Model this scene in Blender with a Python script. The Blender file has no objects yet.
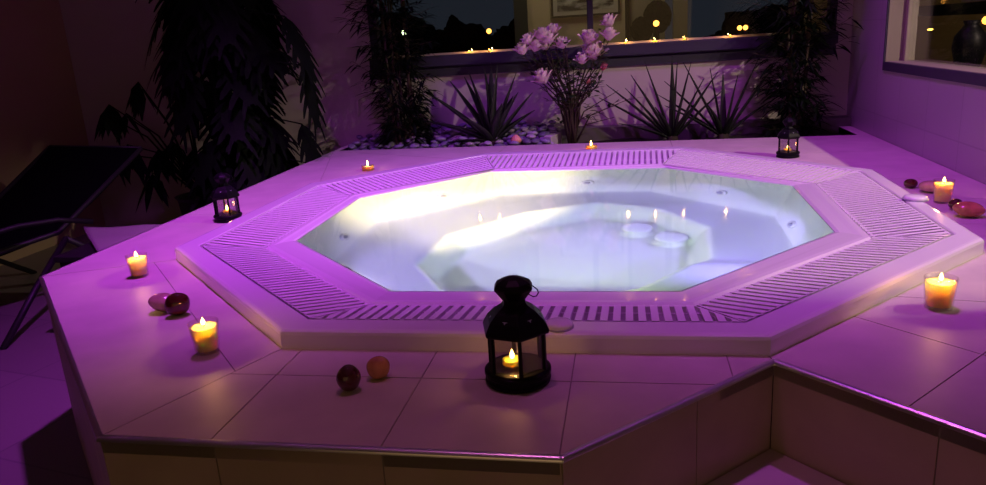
import bpy, bmesh, math, random
from mathutils import Vector, Matrix
random.seed(7)
PI = math.pi
C = bpy.context.scene.collection
sc = bpy.context.scene
Z0 = 0.56            # height of the tub rim above the floor
ZD = 0.52            # height of the tiled platform

# ------------------------------------------------------------------ materials
def mat(name, col, rough=.5, metal=0., spec=.5, coat=0., trans=0., sss=0., sssr=(1, .3, .1), sscale=.01, emis=None, estr=0.,
        bump=0., bscale=40., vary=0., vscale=4., ior=1.45, aniso_noise=None):
    m = bpy.data.materials.new(name); m.use_nodes = True
    nt = m.node_tree; b = nt.nodes['Principled BSDF']; I = b.inputs
    I['Base Color'].default_value = (*col, 1); I['Roughness'].default_value = rough; I['Metallic'].default_value = metal
    I['Specular IOR Level'].default_value = spec; I['IOR'].default_value = ior
    I['Coat Weight'].default_value = coat; I['Transmission Weight'].default_value = trans
    if sss:
        I['Subsurface Weight'].default_value = sss; I['Subsurface Radius'].default_value = sssr; I['Subsurface Scale'].default_value = sscale
    if emis: I['Emission Color'].default_value = (*emis, 1); I['Emission Strength'].default_value = estr
    tc = nt.nodes.new('ShaderNodeTexCoord')
    if vary:
        n = nt.nodes.new('ShaderNodeTexNoise'); n.inputs['Scale'].default_value = vscale; n.inputs['Detail'].default_value = 6
        nt.links.new(tc.outputs['Object'], n.inputs['Vector'])
        r = nt.nodes.new('ShaderNodeValToRGB')
        r.color_ramp.elements[0].position = .3; r.color_ramp.elements[1].position = .7
        r.color_ramp.elements[0].color = (*[c * (1 - vary) for c in col], 1)
        r.color_ramp.elements[1].color = (*[min(1, c * (1 + vary * .6)) for c in col], 1)
        nt.links.new(n.outputs['Fac'], r.inputs['Fac']); nt.links.new(r.outputs['Color'], I['Base Color'])
    if bump:
        n = nt.nodes.new('ShaderNodeTexNoise'); n.inputs['Scale'].default_value = bscale; n.inputs['Detail'].default_value = 4
        nt.links.new(tc.outputs['Object'], n.inputs['Vector'])
        bp = nt.nodes.new('ShaderNodeBump'); bp.inputs['Strength'].default_value = bump; bp.inputs['Distance'].default_value = .01
        nt.links.new(n.outputs['Fac'], bp.inputs['Height']); nt.links.new(bp.outputs['Normal'], I['Normal'])
    return m

def glass_pane_mat(name, tint=(1, 1, 1), refl=.12, rough=.02, edge=.55):
    m = bpy.data.materials.new(name); m.use_nodes = True; nt = m.node_tree
    for n in list(nt.nodes):
        if n.type != 'OUTPUT_MATERIAL': nt.nodes.remove(n)
    out = [n for n in nt.nodes if n.type == 'OUTPUT_MATERIAL'][0]
    t = nt.nodes.new('ShaderNodeBsdfTransparent'); t.inputs[0].default_value = (*tint, 1)
    g = nt.nodes.new('ShaderNodeBsdfGlossy'); g.inputs['Roughness'].default_value = rough
    f = nt.nodes.new('ShaderNodeLayerWeight'); f.inputs[0].default_value = .5
    pw = nt.nodes.new('ShaderNodeMath'); pw.operation = 'POWER'; pw.inputs[1].default_value = 3.
    mx = nt.nodes.new('ShaderNodeMixShader')
    mm = nt.nodes.new('ShaderNodeMath'); mm.operation = 'MULTIPLY_ADD'; mm.inputs[1].default_value = edge; mm.inputs[2].default_value = refl * .4
    nt.links.new(f.outputs['Facing'], pw.inputs[0]); nt.links.new(pw.outputs[0], mm.inputs[0]); mm.use_clamp = True
    nt.links.new(mm.outputs[0], mx.inputs[0]); nt.links.new(t.outputs[0], mx.inputs[1]); nt.links.new(g.outputs[0], mx.inputs[2])
    nt.links.new(mx.outputs[0], out.inputs[0])
    return m

def tile_mat(name, col, grout, w, h, off=0., mortar=.004, rough=.35, plane='XY', loc=(0, 0, 0), vary=.12, rot=0.):
    m = bpy.data.materials.new(name); m.use_nodes = True; nt = m.node_tree; b = nt.nodes['Principled BSDF']
    tc = nt.nodes.new('ShaderNodeTexCoord'); mp = nt.nodes.new('ShaderNodeMapping')
    sep = nt.nodes.new('ShaderNodeSeparateXYZ'); cmb = nt.nodes.new('ShaderNodeCombineXYZ')
    nt.links.new(tc.outputs['Object'], sep.inputs[0])
    a, c = {'XY': ('X', 'Y'), 'XZ': ('X', 'Z'), 'YZ': ('Y', 'Z')}[plane]
    nt.links.new(sep.outputs[a], cmb.inputs[0]); nt.links.new(sep.outputs[c], cmb.inputs[1])
    nt.links.new(cmb.outputs[0], mp.inputs[0]); mp.inputs['Location'].default_value = loc; mp.inputs['Rotation'].default_value = (0, 0, rot)
    br = nt.nodes.new('ShaderNodeTexBrick'); br.offset = off; br.squash = 1
    br.inputs['Scale'].default_value = 1; br.inputs['Brick Width'].default_value = w; br.inputs['Row Height'].default_value = h
    br.inputs['Mortar Size'].default_value = mortar; br.inputs['Mortar Smooth'].default_value = .1
    br.inputs['Color1'].default_value = (*col, 1); br.inputs['Color2'].default_value = (*[k * (1 - vary) for k in col], 1)
    br.inputs['Mortar'].default_value = (*grout, 1)
    nt.links.new(mp.outputs[0], br.inputs['Vector']); nt.links.new(br.outputs['Color'], b.inputs['Base Color'])
    bp = nt.nodes.new('ShaderNodeBump'); bp.inputs['Strength'].default_value = .3; bp.inputs['Distance'].default_value = .004; bp.invert = True
    nt.links.new(br.outputs['Fac'], bp.inputs['Height']); nt.links.new(bp.outputs[0], b.inputs['Normal'])
    b.inputs['Roughness'].default_value = rough
    return m

M = {}
M['tile'] = mat('platform_tile', (.60, .53, .48), .48, spec=.3, vary=.10, vscale=9, bump=.02, bscale=25)
M['grout'] = mat('grout', (.33, .28, .25), .9)
M['riser'] = mat('riser_tile', (.55, .44, .33), .45, vary=.12, vscale=8)
M['steel'] = mat('brushed_steel', (.85, .85, .87), .30, 1.)
M['acrylic'] = mat('white_acrylic', (.82, .81, .80), .16, spec=.5, coat=.3)
M['basin'] = mat('basin_acrylic', (.80, .82, .80), .3)
M['grate'] = mat('white_plastic', (.80, .78, .79), .38)
M['grey_plastic'] = mat('grey_plastic', (.30, .30, .34), .35)
M['plaster'] = mat('wall_plaster', (.56, .50, .47), .85, bump=.08, bscale=60, vary=.04, vscale=2)
M['brownwall'] = mat('side_wall_plaster', (.46, .34, .20), .85, bump=.06, bscale=60, vary=.05, vscale=2)
M['walltile'] = tile_mat('wall_tile', (.42, .38, .42), (.34, .30, .34), .33, .45, plane='YZ', loc=(.08, -.63 + .45, 0), mortar=.003, rough=.35, vary=.08)
M['ceil'] = mat('ceiling_paint', (.6, .58, .56), .9)
M['floor'] = tile_mat('floor_tile', (.22, .19, .18), (.15, .13, .13), .45, .45, mortar=.004, rough=.4, loc=(.1, .2, 0), rot=math.radians(12))
M['frame'] = mat('window_frame_paint', (.050, .045, .07), .5, spec=.2)
M['glowstrip'] = mat('sill_glow_paint', (.55, .45, .35), .35)
M['cream'] = mat('cream_reveal', (.26, .23, .17), .6)
M['black'] = mat('black_metal', (.004, .004, .005), .45, spec=.16)
M['glass'] = glass_pane_mat('window_glass', (.93, .95, .95), .10)
M['lglass'] = glass_pane_mat('lantern_glass', (.86, .84, .84), .16, .04)
M['cupglass'] = glass_pane_mat('cup_glass', (.97, .95, .92), .06, .03, .35)
M['wax'] = mat('candle_wax', (.97, .80, .22), .45, sss=1., sssr=(1., .72, .10), sscale=.040)
M['orangewax'] = mat('orange_wax', (.97, .62, .10), .45, sss=1., sssr=(1., .65, .06), sscale=.08)
M['alu'] = mat('tealight_cup', (.75, .7, .65), .3, .9)
M['wick'] = mat('wick', (.03, .02, .02), .9)
M['flame'] = mat('flame', (1, .6, .2), .5, emis=(1., .52, .12), estr=22)
M['smallflame'] = mat('small_flame', (1, .6, .2), .5, emis=(1., .42, .06), estr=5)
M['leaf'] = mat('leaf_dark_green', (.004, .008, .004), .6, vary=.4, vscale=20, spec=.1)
M['leaf2'] = mat('leaf_green', (.022, .045, .018), .45, vary=.4, vscale=20, spec=.4)
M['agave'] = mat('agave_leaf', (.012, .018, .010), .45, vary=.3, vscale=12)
M['bark'] = mat('branch_bark', (.045, .03, .022), .8)
M['culm'] = mat('cane', (.085, .06, .04), .5)
M['petal'] = mat('pink_petal', (.92, .72, .74), .5, vary=.25, vscale=22, sss=.2, sssr=(1, .5, .5), sscale=.01)
M['bud'] = mat('pink_bud', (.75, .25, .35), .5)
M['pot'] = mat('dark_pot', (.03, .025, .03), .5)
M['soil'] = mat('dark_soil', (.03, .022, .02), .95, bump=.6, bscale=60)
M['mesh'] = mat('black_sling_fabric', (.003, .003, .004), .9, spec=.05, bump=.2, bscale=200)
M['tubeframe'] = mat('dark_frame', (.02, .018, .02), .5, .2)
M['towel'] = mat('towel_cloth', (.30, .26, .26), .95, bump=.5, bscale=150)
for k, c in enumerate([(.26, .24, .34), (.18, .17, .25), (.42, .38, .46), (.12, .11, .17)]):
    M['peb%d' % k] = mat('pebble_%s' % 'abcd'[k], c, .45, vary=.2, vscale=30)
M['s_dark'] = mat('dark_polished_stone', (.10, .018, .02), .12, coat=.6, trans=.25, vary=.6, vscale=25)
M['s_red'] = mat('dark_red_stone', (.10, .012, .015), .12, coat=.6, trans=.35, vary=.5, vscale=25)
M['s_orange'] = mat('orange_stone', (.80, .34, .15), .15, coat=.5, trans=.35, vary=.35, vscale=30, sss=0)
M['s_pink'] = mat('pink_stone', (.70, .42, .34), .15, coat=.5, trans=.3, vary=.25, vscale=30)
M['shell'] = mat('peach_shell', (.85, .42, .26), .35, vary=.3, vscale=40)

def water_mat():
    m = bpy.data.materials.new('water'); m.use_nodes = True; nt = m.node_tree
    b = nt.nodes['Principled BSDF']; I = b.inputs
    I['Base Color'].default_value = (.93, .98, .97, 1); I['Roughness'].default_value = .055; I['IOR'].default_value = 1.333
    I['Transmission Weight'].default_value = 1.
    tc = nt.nodes.new('ShaderNodeTexCoord'); n = nt.nodes.new('ShaderNodeTexNoise'); n.inputs['Scale'].default_value = 5; n.inputs['Detail'].default_value = 1
    bp = nt.nodes.new('ShaderNodeBump'); bp.inputs['Strength'].default_value = .03; bp.inputs['Distance'].default_value = .015
    nt.links.new(tc.outputs['Object'], n.inputs['Vector']); nt.links.new(n.outputs['Fac'], bp.inputs['Height']); nt.links.new(bp.outputs[0], I['Normal'])
    return m
M['water'] = water_mat()

# ------------------------------------------------------------------ mesh helpers
def obj(name, bm, m, parent=None, smooth=False, loc=None, bevel=0):
    bmesh.ops.recalc_face_normals(bm, faces=bm.faces)
    me = bpy.data.meshes.new(name); bm.to_mesh(me); bm.free()
    if smooth:
        for p in me.polygons: p.use_smooth = True
    o = bpy.data.objects.new(name, me); C.objects.link(o)
    for mm in (m if isinstance(m, (list, tuple)) else [m]): me.materials.append(mm)
    if parent: o.parent = parent
    if loc: o.location = loc
    if bevel:
        b = o.modifiers.new('bevel', 'BEVEL'); b.width = bevel; b.segments = 2; b.limit_method = 'ANGLE'
    return o
def tag(o, label, cat, group=None, kind=None):
    o['label'] = label; o['category'] = cat
    if group: o['group'] = group
    if kind: o['kind'] = kind
    return o
def thing(name, label, cat, loc=(0, 0, 0), rz=0, group=None):
    o = bpy.data.objects.new(name, None); C.objects.link(o); o.location = loc; o.rotation_euler = (0, 0, rz)
    o.empty_display_size = .05
    return tag(o, label, cat, group)
def struct(o): o['kind'] = 'structure'; return o
def copy_tree(o, parent=None):
    c = o.copy(); C.objects.link(c)
    if parent: c.parent = parent
    for ch in list(o.children): copy_tree(ch, c)
    return c
def box(bm, x0, x1, y0, y1, z0, z1, mtx=None):
    vs = [bm.verts.new(Vector(p)) for p in ((x0, y0, z0), (x1, y0, z0), (x1, y1, z0), (x0, y1, z0), (x0, y0, z1), (x1, y0, z1), (x1, y1, z1), (x0, y1, z1))]
    for f in ((0, 3, 2, 1), (4, 5, 6, 7), (0, 1, 5, 4), (1, 2, 6, 5), (2, 3, 7, 6), (3, 0, 4, 7)): bm.faces.new([vs[i] for i in f])
    if mtx: bmesh.ops.transform(bm, matrix=mtx, verts=vs)
    return vs
def prism(bm, poly, z0, z1):
    """poly: list of (x,y); z0/z1 numbers or functions of (x,y)"""
    f0 = z0 if callable(z0) else (lambda x, y: z0); f1 = z1 if callable(z1) else (lambda x, y: z1)
    a = [bm.verts.new((x, y, f0(x, y))) for x, y in poly]; b = [bm.verts.new((x, y, f1(x, y))) for x, y in poly]
    n = len(poly)
    bm.faces.new(a[::-1]); bm.faces.new(b)
    for i in range(n): bm.faces.new((a[i], a[(i + 1) % n], b[(i + 1) % n], b[i]))
def lathe(bm, prof, n=24, cx=0, cy=0, z=0, off=0., caps=True, sx=1, sy=1):
    rings = []
    for r, h in prof:
        rings.append([bm.verts.new((cx + sx * r * math.cos(off + 2 * PI * k / n), cy + sy * r * math.sin(off + 2 * PI * k / n), z + h)) for k in range(n)])
    for a, b in zip(rings, rings[1:]):
        for k in range(n): bm.faces.new((a[k], a[(k + 1) % n], b[(k + 1) % n], b[k]))
    if caps:
        bm.faces.new(rings[0][::-1]); bm.faces.new(rings[-1])
def tube(bm, pts, r, n=8):
    pts = [Vector(p) for p in pts]; rs = r if isinstance(r, (list, tuple)) else [r] * len(pts)
    rings = []; up = None
    for i, p in enumerate(pts):
        t = (pts[min(i + 1, len(pts) - 1)] - pts[max(i - 1, 0)]).normalized()
        if up is None: up = Vector((0, 0, 1)) if abs(t.z) < .9 else Vector((1, 0, 0))
        s = t.cross(up).normalized(); up = s.cross(t).normalized()
        rings.append([bm.verts.new(p + rs[i] * (math.cos(2 * PI * k / n) * s + math.sin(2 * PI * k / n) * up)) for k in range(n)])
    for a, b in zip(rings, rings[1:]):
        for k in range(n): bm.faces.new((a[k], a[(k + 1) % n], b[(k + 1) % n], b[k]))
    bm.faces.new(rings[0][::-1]); bm.faces.new(rings[-1])
def clip_half(poly, a, n):
    """keep the part of poly where (p-a).n >= 0"""
    out = []
    for i in range(len(poly)):
        p, q = Vector(poly[i]), Vector(poly[(i + 1) % len(poly)]); dp, dq = (p - a).dot(n), (q - a).dot(n)
        if dp >= 0: out.append(tuple(p))
        if dp * dq < 0: out.append(tuple(p + (q - p) * dp / (dp - dq)))
    return out
def clip_poly(poly, conv):
    for i in range(len(conv)):
        a, b = Vector(conv[i]), Vector(conv[(i + 1) % len(conv)]); d = b - a
        poly = clip_half(poly, a, Vector((-d.y, d.x)))
        if len(poly) < 3: return []
    return poly
def area(p): return .5 * sum(p[i][0] * p[(i + 1) % len(p)][1] - p[(i + 1) % len(p)][0] * p[i][1] for i in range(len(p)))
def inset(poly, d):
    n = len(poly); out = []
    L = []
    for i in range(n):
        p, q = Vector(poly[i]), Vector(poly[(i + 1) % n]); t = (q - p).normalized(); nn = Vector((-t.y, t.x)); L.append((nn, nn.dot(p) + d))
    for i in range(n):
        (n1, c1), (n2, c2) = L[i - 1], L[i]; det = n1.x * n2.y - n1.y * n2.x
        if abs(det) < 1e-6: out.append(tuple(Vector(poly[i]) + n2 * d)); continue
        out.append(((c1 * n2.y - c2 * n1.y) / det, (n1.x * c2 - n2.x * c1) / det))
    return out
def loft(bm, rings, close=True):
    vr = [[bm.verts.new(p) for p in r] for r in rings]
    n = len(vr[0])
    for a, b in zip(vr, vr[1:]):
        for k in range(n): bm.faces.new((a[k], a[(k + 1) % n], b[(k + 1) % n], b[k]))
    return vr
def lerp(a, b, t): return a + (b - a) * t

# ------------------------------------------------------------------ tub outlines (metres, origin = tub centre)
O = [(-.476, -1.120), (.481, -1.120), (1.093, -.489), (1.116, .458), (.484, 1.175), (-.464, 1.195), (-1.118, .500), (-1.126, -.481)]
G = [(-.440, -1.050), (.444, -1.050), (1.038, -.442), (1.060, .428), (.469, 1.088), (-.462, 1.108), (-1.050, .440), (-1.047, -.463)]
I_ = [(-.359, -.905), (.366, -.900), (.863, -.396), (.888, .328), (.376, .830), (-.373, .845), (-.872, .330), (-.862, -.415)]
W = [(-.343, -.795), (.343, -.795), (.792, -.305), (.808, .335), (.383, .775), (-.383, .805), (-.820, .300), (-.806, -.320)]
IZ = -.022; WZ = -.030

# ------------------------------------------------------------------ the room
XL, XR, YB, YF, H = -3.4, 1.44, 2.06, -5.2, 2.62
bm = bmesh.new(); box(bm, XL - .1, XR + .1, YF - .1, YB + .1, -.1, 0); struct(obj('floor', bm, M['floor']))
bm = bmesh.new(); box(bm, XL - .1, XR + .1, YF - .1, YB + .1, H, H + .1); struct(obj('ceiling', bm, M['ceil']))
bm = bmesh.new(); box(bm, XL - .1, XL, YF - .1, YB + .1, 0, H); struct(obj('wall_left', bm, M['brownwall']))
bm = bmesh.new(); box(bm, XL, XR, YF - .1, YF, 0, H); struct(obj('wall_front', bm, M['brownwall']))
# back wall with the wide window opening
wx0, wx1, wz0, wz1 = -1.32, 1.36, .905, 2.3
bm = bmesh.new()
box(bm, XL, wx0, YB, YB + .1, 0, H); box(bm, wx1, XR + .1, YB, YB + .1, 0, H)
box(bm, wx0, wx1, YB, YB + .1, 0, wz0); box(bm, wx0, wx1, YB, YB + .1, wz1, H)
struct(obj('wall_back', bm, M['plaster']))
# right wall with its window opening
ry0, ry1, rz0, rz1 = -.775, 1.475, .885, 2.3
bm = bmesh.new()
box(bm, XR, XR + .12, YF, ry0, 0, H); box(bm, XR, XR + .12, ry1, YB, 0, H)
box(bm, XR, XR + .12, ry0, ry1, 0, rz0 - .035); box(bm, XR, XR + .12, ry0, ry1, rz1, H)
struct(obj('wall_right', bm, M['walltile']))
# plinth ledge at the foot of the back wall, right of the pebbles
bm = bmesh.new(); box(bm, -.19, XR - .001, YB - .11, YB - .001, .44, .567); struct(obj('trim_1', bm, mat('plinth_paint', (.14, .12, .13), .6)))

# back window
w1 = struct(bpy.data.objects.new('window_1', None)); C.objects.link(w1)
bm = bmesh.new(); box(bm, wx0 - .02, wx1, YB - .02, YB + .07, wz0, .955); box(bm, wx0 - .02, wx1, YB - .012, YB + .07, .955, .965)
box(bm, wx0, wx0 + .05, YB, YB + .06, .965, wz1); box(bm, wx1 - .04, wx1, YB, YB + .06, .965, wz1); box(bm, wx0, wx1, YB, YB + .06, wz1 - .05, wz1)
box(bm, -.0, .035, YB + .03, YB + .06, 1.04, wz1 - .05)
obj('window_frame', bm, M['frame'], w1, bevel=.003)
bm = bmesh.new(); box(bm, wx0, wx1, YB - .055, YB + .03, .965, 1.028); 
obj('window_sill', bm, M['frame'], w1, bevel=.004)
bm = bmesh.new(); box(bm, wx0 + .05, wx1 - .04, YB + .030, YB + .044, 1.028, 1.040); obj('sill_glow_strip', bm, M['glowstrip'], w1)  # added pale strip that catches the tealights, for the glowing line on the sill
bm = bmesh.new(); box(bm, wx0 + .05, wx1 - .04, YB + .045, YB + .051, 1.036, wz1 - .05); obj('glass', bm, M['glass'], w1)
# right window
w2 = struct(bpy.data.objects.new('window_2', None)); C.objects.link(w2)
bm = bmesh.new(); box(bm, XR - .006, XR + .004, ry0 - .01, ry1 + .012, rz0 - .04, rz0); box(bm, XR - .006, XR + .004, ry1, ry1 + .012, rz0, rz1)
box(bm, XR - .006, XR + .004, ry0 - .01, ry0, rz0, rz1)
obj('window_frame', bm, M['frame'], w2)
bm = bmesh.new(); box(bm, XR + .004, XR + .12, ry0, ry1, rz0 - .03, rz0 + .002); obj('window_sill', bm, M['cream'], w2)
bm = bmesh.new(); box(bm, XR + .001, XR + .075, ry1 - .004, ry1, rz0, rz1); obj('window_reveal', bm, M['cream'], w2)
bm = bmesh.new(); box(bm, XR + .075, XR + .12, ry1 - .03, ry1, rz0, rz1); box(bm, XR + .075, XR + .12, ry0, ry0 + .03, rz0, rz1); box(bm, XR + .075, XR + .12, ry0, ry1, rz1 - .03, rz1)
obj('casement', bm, mat('casement_paint', (.36, .33, .24), .4), w2, bevel=.003)
bm = bmesh.new(); box(bm, XR + .09, XR + .096, ry0 + .03, ry1 - .03, rz0 + .002, rz1 - .03); obj('glass', bm, M['glass'], w2)

# ------------------------------------------------------------------ tiled platform
PL = [(-1.462, -.640), (-.628, -1.478), (.131, -1.483), (.484, -1.138), (1.0, -1.655), (XR - .002, -1.655), (XR - .002, YB - .002), (1.378, YB - .002)]
def bedy(x): return 1.664 - .040 * x
BX0, BX1 = -1.452, 1.376
plat = thing('tiled_platform', 'cream tiled raised platform with steel edging that surrounds the tub', 'platform')
Hh = inset(O, .03)
L_, BL_, F_, N_ = PL[0], PL[1], PL[2], PL[3]
def cut(regions, a, b, only=None):
    a = Vector(a); d = (Vector(b) - a); n = Vector((-d.y, d.x)).normalized(); out = []
    for r in regions:
        p, q = clip_half(r, a, n), clip_half(r, a, -n)
        for s in (p, q):
            if len(s) >= 3 and abs(area(s)) > 2e-4: out.append(s)
    return out
regs = []
A = [[BL_, F_, N_, Hh[1], Hh[0]]]
A = cut(A, (-2, -1.24), (2, -1.24))
for x in (-.43, -.145, .128, .405): A = cut(A, (x, -2), (x - .005, 2))
B = [[L_, BL_, Hh[0], Hh[7]]]
B = cut(B, (-.512, -1.24), (-1.225, -.463))
Lw = [[(-1.50, 1.72), L_, Hh[7], Hh[6]]]
Lw = cut(Lw, (-2, .12), (2, .12))
BLk = [[(-1.50, 1.72), Hh[6], Hh[5]]]
Bk = [[(-1.50, 1.722), Hh[5], Hh[4], (BX1, bedy(BX1))]]
for x in (-.45, .45): Bk = cut(Bk, (x, 0), (x, 3))
E1 = [[Hh[1], N_, (1.0, -1.655), (XR - .002, -1.655), (XR - .002, -.60), Hh[2]]]
E1 = cut(E1, (.695, -.939), (.84, -1.10))
E1 = cut(E1, (.84, -1.10), (.671, -1.282))
E1 = cut(E1, (.84, -.81), (1.44, -.93))
E2 = [[Hh[2], (XR - .002, -.60), (XR - .002, .50), Hh[3]]]
E2 = cut(E2, (1.27, -1), (1.27, 2))
for y in (-.2, .12): E2 = cut(E2, (0, y), (2, y))
E3 = [[Hh[3], (XR - .002, .50), (XR - .002, YB - .002), (BX1, YB - .002), (BX1, bedy(BX1)), Hh[4]]]
E3 = cut(E3, (0, 1.1), (2, 1.1)); E3 = cut(E3, (0, 1.62), (2, 1.62))
top = bmesh.new(); gr = bmesh.new()
for r in A + B + Lw + BLk + Bk + E1 + E2 + E3:
    if area(r) < 0: r = r[::-1]
    q = []
    for p in r:
        if not q or (Vector(p) - Vector(q[-1])).length > .004: q.append(p)
    if (Vector(q[0]) - Vector(q[-1])).length < .004: q.pop()
    if len(q) < 3: continue
    try: prism(top, inset(q, .0012), ZD - .0075, ZD)
    except Exception: pass
    prism(gr, q, ZD - .03, ZD - .0022)
obj('top_tile', top, M['tile'], plat); obj('grout_bed', gr, M['grout'], plat)
# risers
rz = bmesh.new(); rg = bmesh.new()
def riser(p, q, cuts, z0=0., z1=ZD - .0078, rows=1):
    p, q = Vector(p), Vector(q); d = q - p; Ln = d.length; t = d / Ln; n = Vector((t.y, -t.x))
    cs = [0] + [c for c in cuts if 0 < c < Ln] + [Ln]
    for a, b in zip(cs, cs[1:]):
        a_, b_ = a + .0012, b - .0012
        prism(rz, [tuple(p + t * a_), tuple(p + t * b_), tuple(p + t * b_ - n * .012), tuple(p + t * a_ - n * .012)], z0, z1)
    prism(rg, [tuple(p - n * .0022), tuple(q - n * .0022), tuple(q - n * .03), tuple(p - n * .03)], z0, z1)
riser(L_, BL_, [.3, .6, .9])
riser(BL_, F_, [.205, .485, .76]); riser(F_, N_, [.29]); riser(N_, (1.0, -1.655), [.285, .57]); riser((1.0, -1.655), (XR - .002, -1.655), [.29])
riser((-1.50, 1.722), L_, [.3, .6, .9, 1.2, 1.5, 1.8, 2.1]); riser((-1.50, YB - .003), (-1.50, 1.722), [])
obj('riser_tile', rz, M['riser'], plat); obj('riser_backing', rg, M['grout'], plat)
tr = bmesh.new()
path = [(-1.50, 1.722), L_, BL_, F_, N_, (1.0, -1.655), (XR - .006, -1.655)]
for a, b in zip(path, path[1:]):
    a, b = Vector(a), Vector(b); t = (b - a).normalized(); n = Vector((t.y, -t.x))
    prof = [(-.005, ZD + .0012)] + [(-.0015 + .0075 * math.sin(k * PI / 12), ZD - .0063 + .0075 * math.cos(k * PI / 12)) for k in range(7)] + [(-.005, ZD - .0075)]
    r0 = [tr.verts.new((*(a + n * u - t * .003), z)) for u, z in prof]; r1 = [tr.verts.new((*(b + n * u + t * .003), z)) for u, z in prof]
    for k in range(9): tr.faces.new((r0[k], r0[(k + 1) % 9], r1[(k + 1) % 9], r1[k]))
    tr.faces.new(r0[::-1]); tr.faces.new(r1)
obj('steel_edging', tr, M['steel'], plat)
# planter recess liner in the platform
bm = bmesh.new()
prism(bm, [(BX0, bedy(BX0)), (BX1, bedy(BX1)), (BX1, bedy(BX1) + .01), (BX0, bedy(BX0) + .01)], .40, ZD - .001)
prism(bm, [(BX0 - .01, bedy(BX0)), (BX0, bedy(BX0)), (BX0, YB - .002), (BX0 - .01, YB - .002)], .40, ZD - .001)
prism(bm, [(BX1, bedy(BX1)), (BX1 + .002, bedy(BX1)), (BX1 + .002, YB - .002), (BX1, YB - .002)], .40, ZD - .001)
prism(bm, [(BX0, bedy(BX0)), (BX1, bedy(BX1)), (BX1, YB - .002), (BX0, YB - .002)], .39, .40)
obj('planter_liner', bm, M['pot'], plat)
bm = bmesh.new()   # narrow strips of platform left of the bed
prism(bm, [(-1.50, 1.722), (BX0 - .01, bedy(BX0)), (BX0 - .01, YB - .002), (-1.50, YB - .002)], ZD - .03, ZD)
obj('side_strip', bm, M['tile'], plat)

# entry step in the notch
bm = bmesh.new()
prism(bm, [(.135, -1.486), (.135, -1.86), (.99, -1.86), (.99, -1.66), (.484, -1.142)], 0, ZD - .177)
st = obj('entry_step', bm, M['tile']); tag(st, 'low tiled entry step lying in the notch of the platform front', 'step')

# soil
bm = bmesh.new()
nx, ny = 80, 12; vv = []
for j in range(ny + 1):
    for i in range(nx + 1):
        x = lerp(BX0 + .003, BX1 - .003, i / nx); y0 = bedy(x) + .013; y = lerp(y0, YB - .005, j / ny)
        z = .488 + .012 * math.sin(9 * x + 3 * y) * math.sin(7 * y) + random.uniform(-.002, .002)
        if x < -.22: z += .035 * (j / ny)
        vv.append(bm.verts.new((x, y, z)))
for j in range(ny):
    for i in range(nx): a = j * (nx + 1) + i; bm.faces.new((vv[a], vv[a + 1], vv[a + nx + 2], vv[a + nx + 1]))
tag(obj('planting_soil', bm, M['soil'], smooth=True), 'dark soil filling the planting bed behind the tub', 'soil', kind='stuff')

# ------------------------------------------------------------------ the tub
tub = thing('hot_tub', 'white octagonal hot tub with overflow rim, sunk in the tiled platform', 'hot tub', (0, 0, 0))
def ring(poly, z): return [(x, y, Z0 + z) for x, y in poly]
bm = bmesh.new()
G_o = inset(G, -.003); I_i = I_
rings = [ring(inset(O, .012), -.044), ring(O, -.040), ring(O, -.010), ring(inset(O, .0025), -.004), ring(inset(O, .008), -.0008), ring(inset(O, .014), 0), ring(inset(G, -.008), 0), ring(inset(G, -.004), -.002),
         ring(G_o, -.010), ring(inset(G, -.002), -.062), ring(inset(I_, -.012), -.075), ring(inset(I_, -.003), -.040), ring(inset(I_, -.002), IZ - .004), ring(inset(I_, .006), IZ + .002), ring(inset(I_, .02), IZ + .002),
         ring([tuple(Vector(a).lerp(Vector(b), .5)) for a, b in zip(I_, W)], IZ - .001), ring([tuple(Vector(a).lerp(Vector(b), .85)) for a, b in zip(I_, W)], IZ - .004), ring(inset(W, -.002), WZ)]
loft(bm, rings)
rim = obj('rim', bm, M['acrylic'], tub)
# basin : octagonal wall, seat, foot well
S_ = [(-.315, -.63), (.315, -.63), (.72, -.25), (.728, .20), (.313, .626), (-.313, .64), (-.728, .215), (-.72, -.25)]
SZ = -.35; FZ = -.52
well_t = [(-.30, -.47), (.262, -.47), (.462, -.215), (.49, .10), (.33, .36), (.10, .475), (-.16, .33), (-.395, .04), (-.430, -.26)]
def subdiv(poly, n):
    out = []
    for i in range(len(poly)):
        a, b = Vector(poly[i]), Vector(poly[(i + 1) % len(poly)])
        for k in range(n): out.append(a.lerp(b, k / n))
    return out
def pdist(p, poly):
    """signed distance: positive inside"""
    d = 1e9; ins = False; n = len(poly)
    for i in range(n):
        a, b = Vector(poly[i]), Vector(poly[(i + 1) % n]); ab = b - a; t = max(0, min(1, (p - a).dot(ab) / ab.length_squared))
        d = min(d, (p - a - ab * t).length)
        if (a.y > p.y) != (b.y > p.y) and p.x < (b.x - a.x) * (p.y - a.y) / (b.y - a.y) + a.x: ins = not ins
    return d if ins else -d
def sst(a, b, x):
    t = max(0, min(1, (x - a) / (b - a))); return t * t * (3 - 2 * t)
def floor_z(p):
    z = SZ
    dw = pdist(p, well_t)
    raise_r = sst(-.225, -.31, p.y + .10 * (p.x - .46)) * sst(.20, .27, p.x) * .035
    raise_l = sst(-.27, -.33, p.y) * sst(-.25, -.30, p.x) * .03
    z += raise_r
    z = lerp(z, FZ, sst(-.012, .055, dw))
    for c in ((.257, .235), (.372, .125)):      # rounded suction covers' plinth
        d = (p - Vector(c)).length
        z = max(z, FZ + .05 * (1 - sst(.035, .062, d))) if d < .062 else z
    return z
bm = bmesh.new()
NS = 26
Wp = subdiv(W, NS); Sp = subdiv(S_, NS)
rings = []
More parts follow.
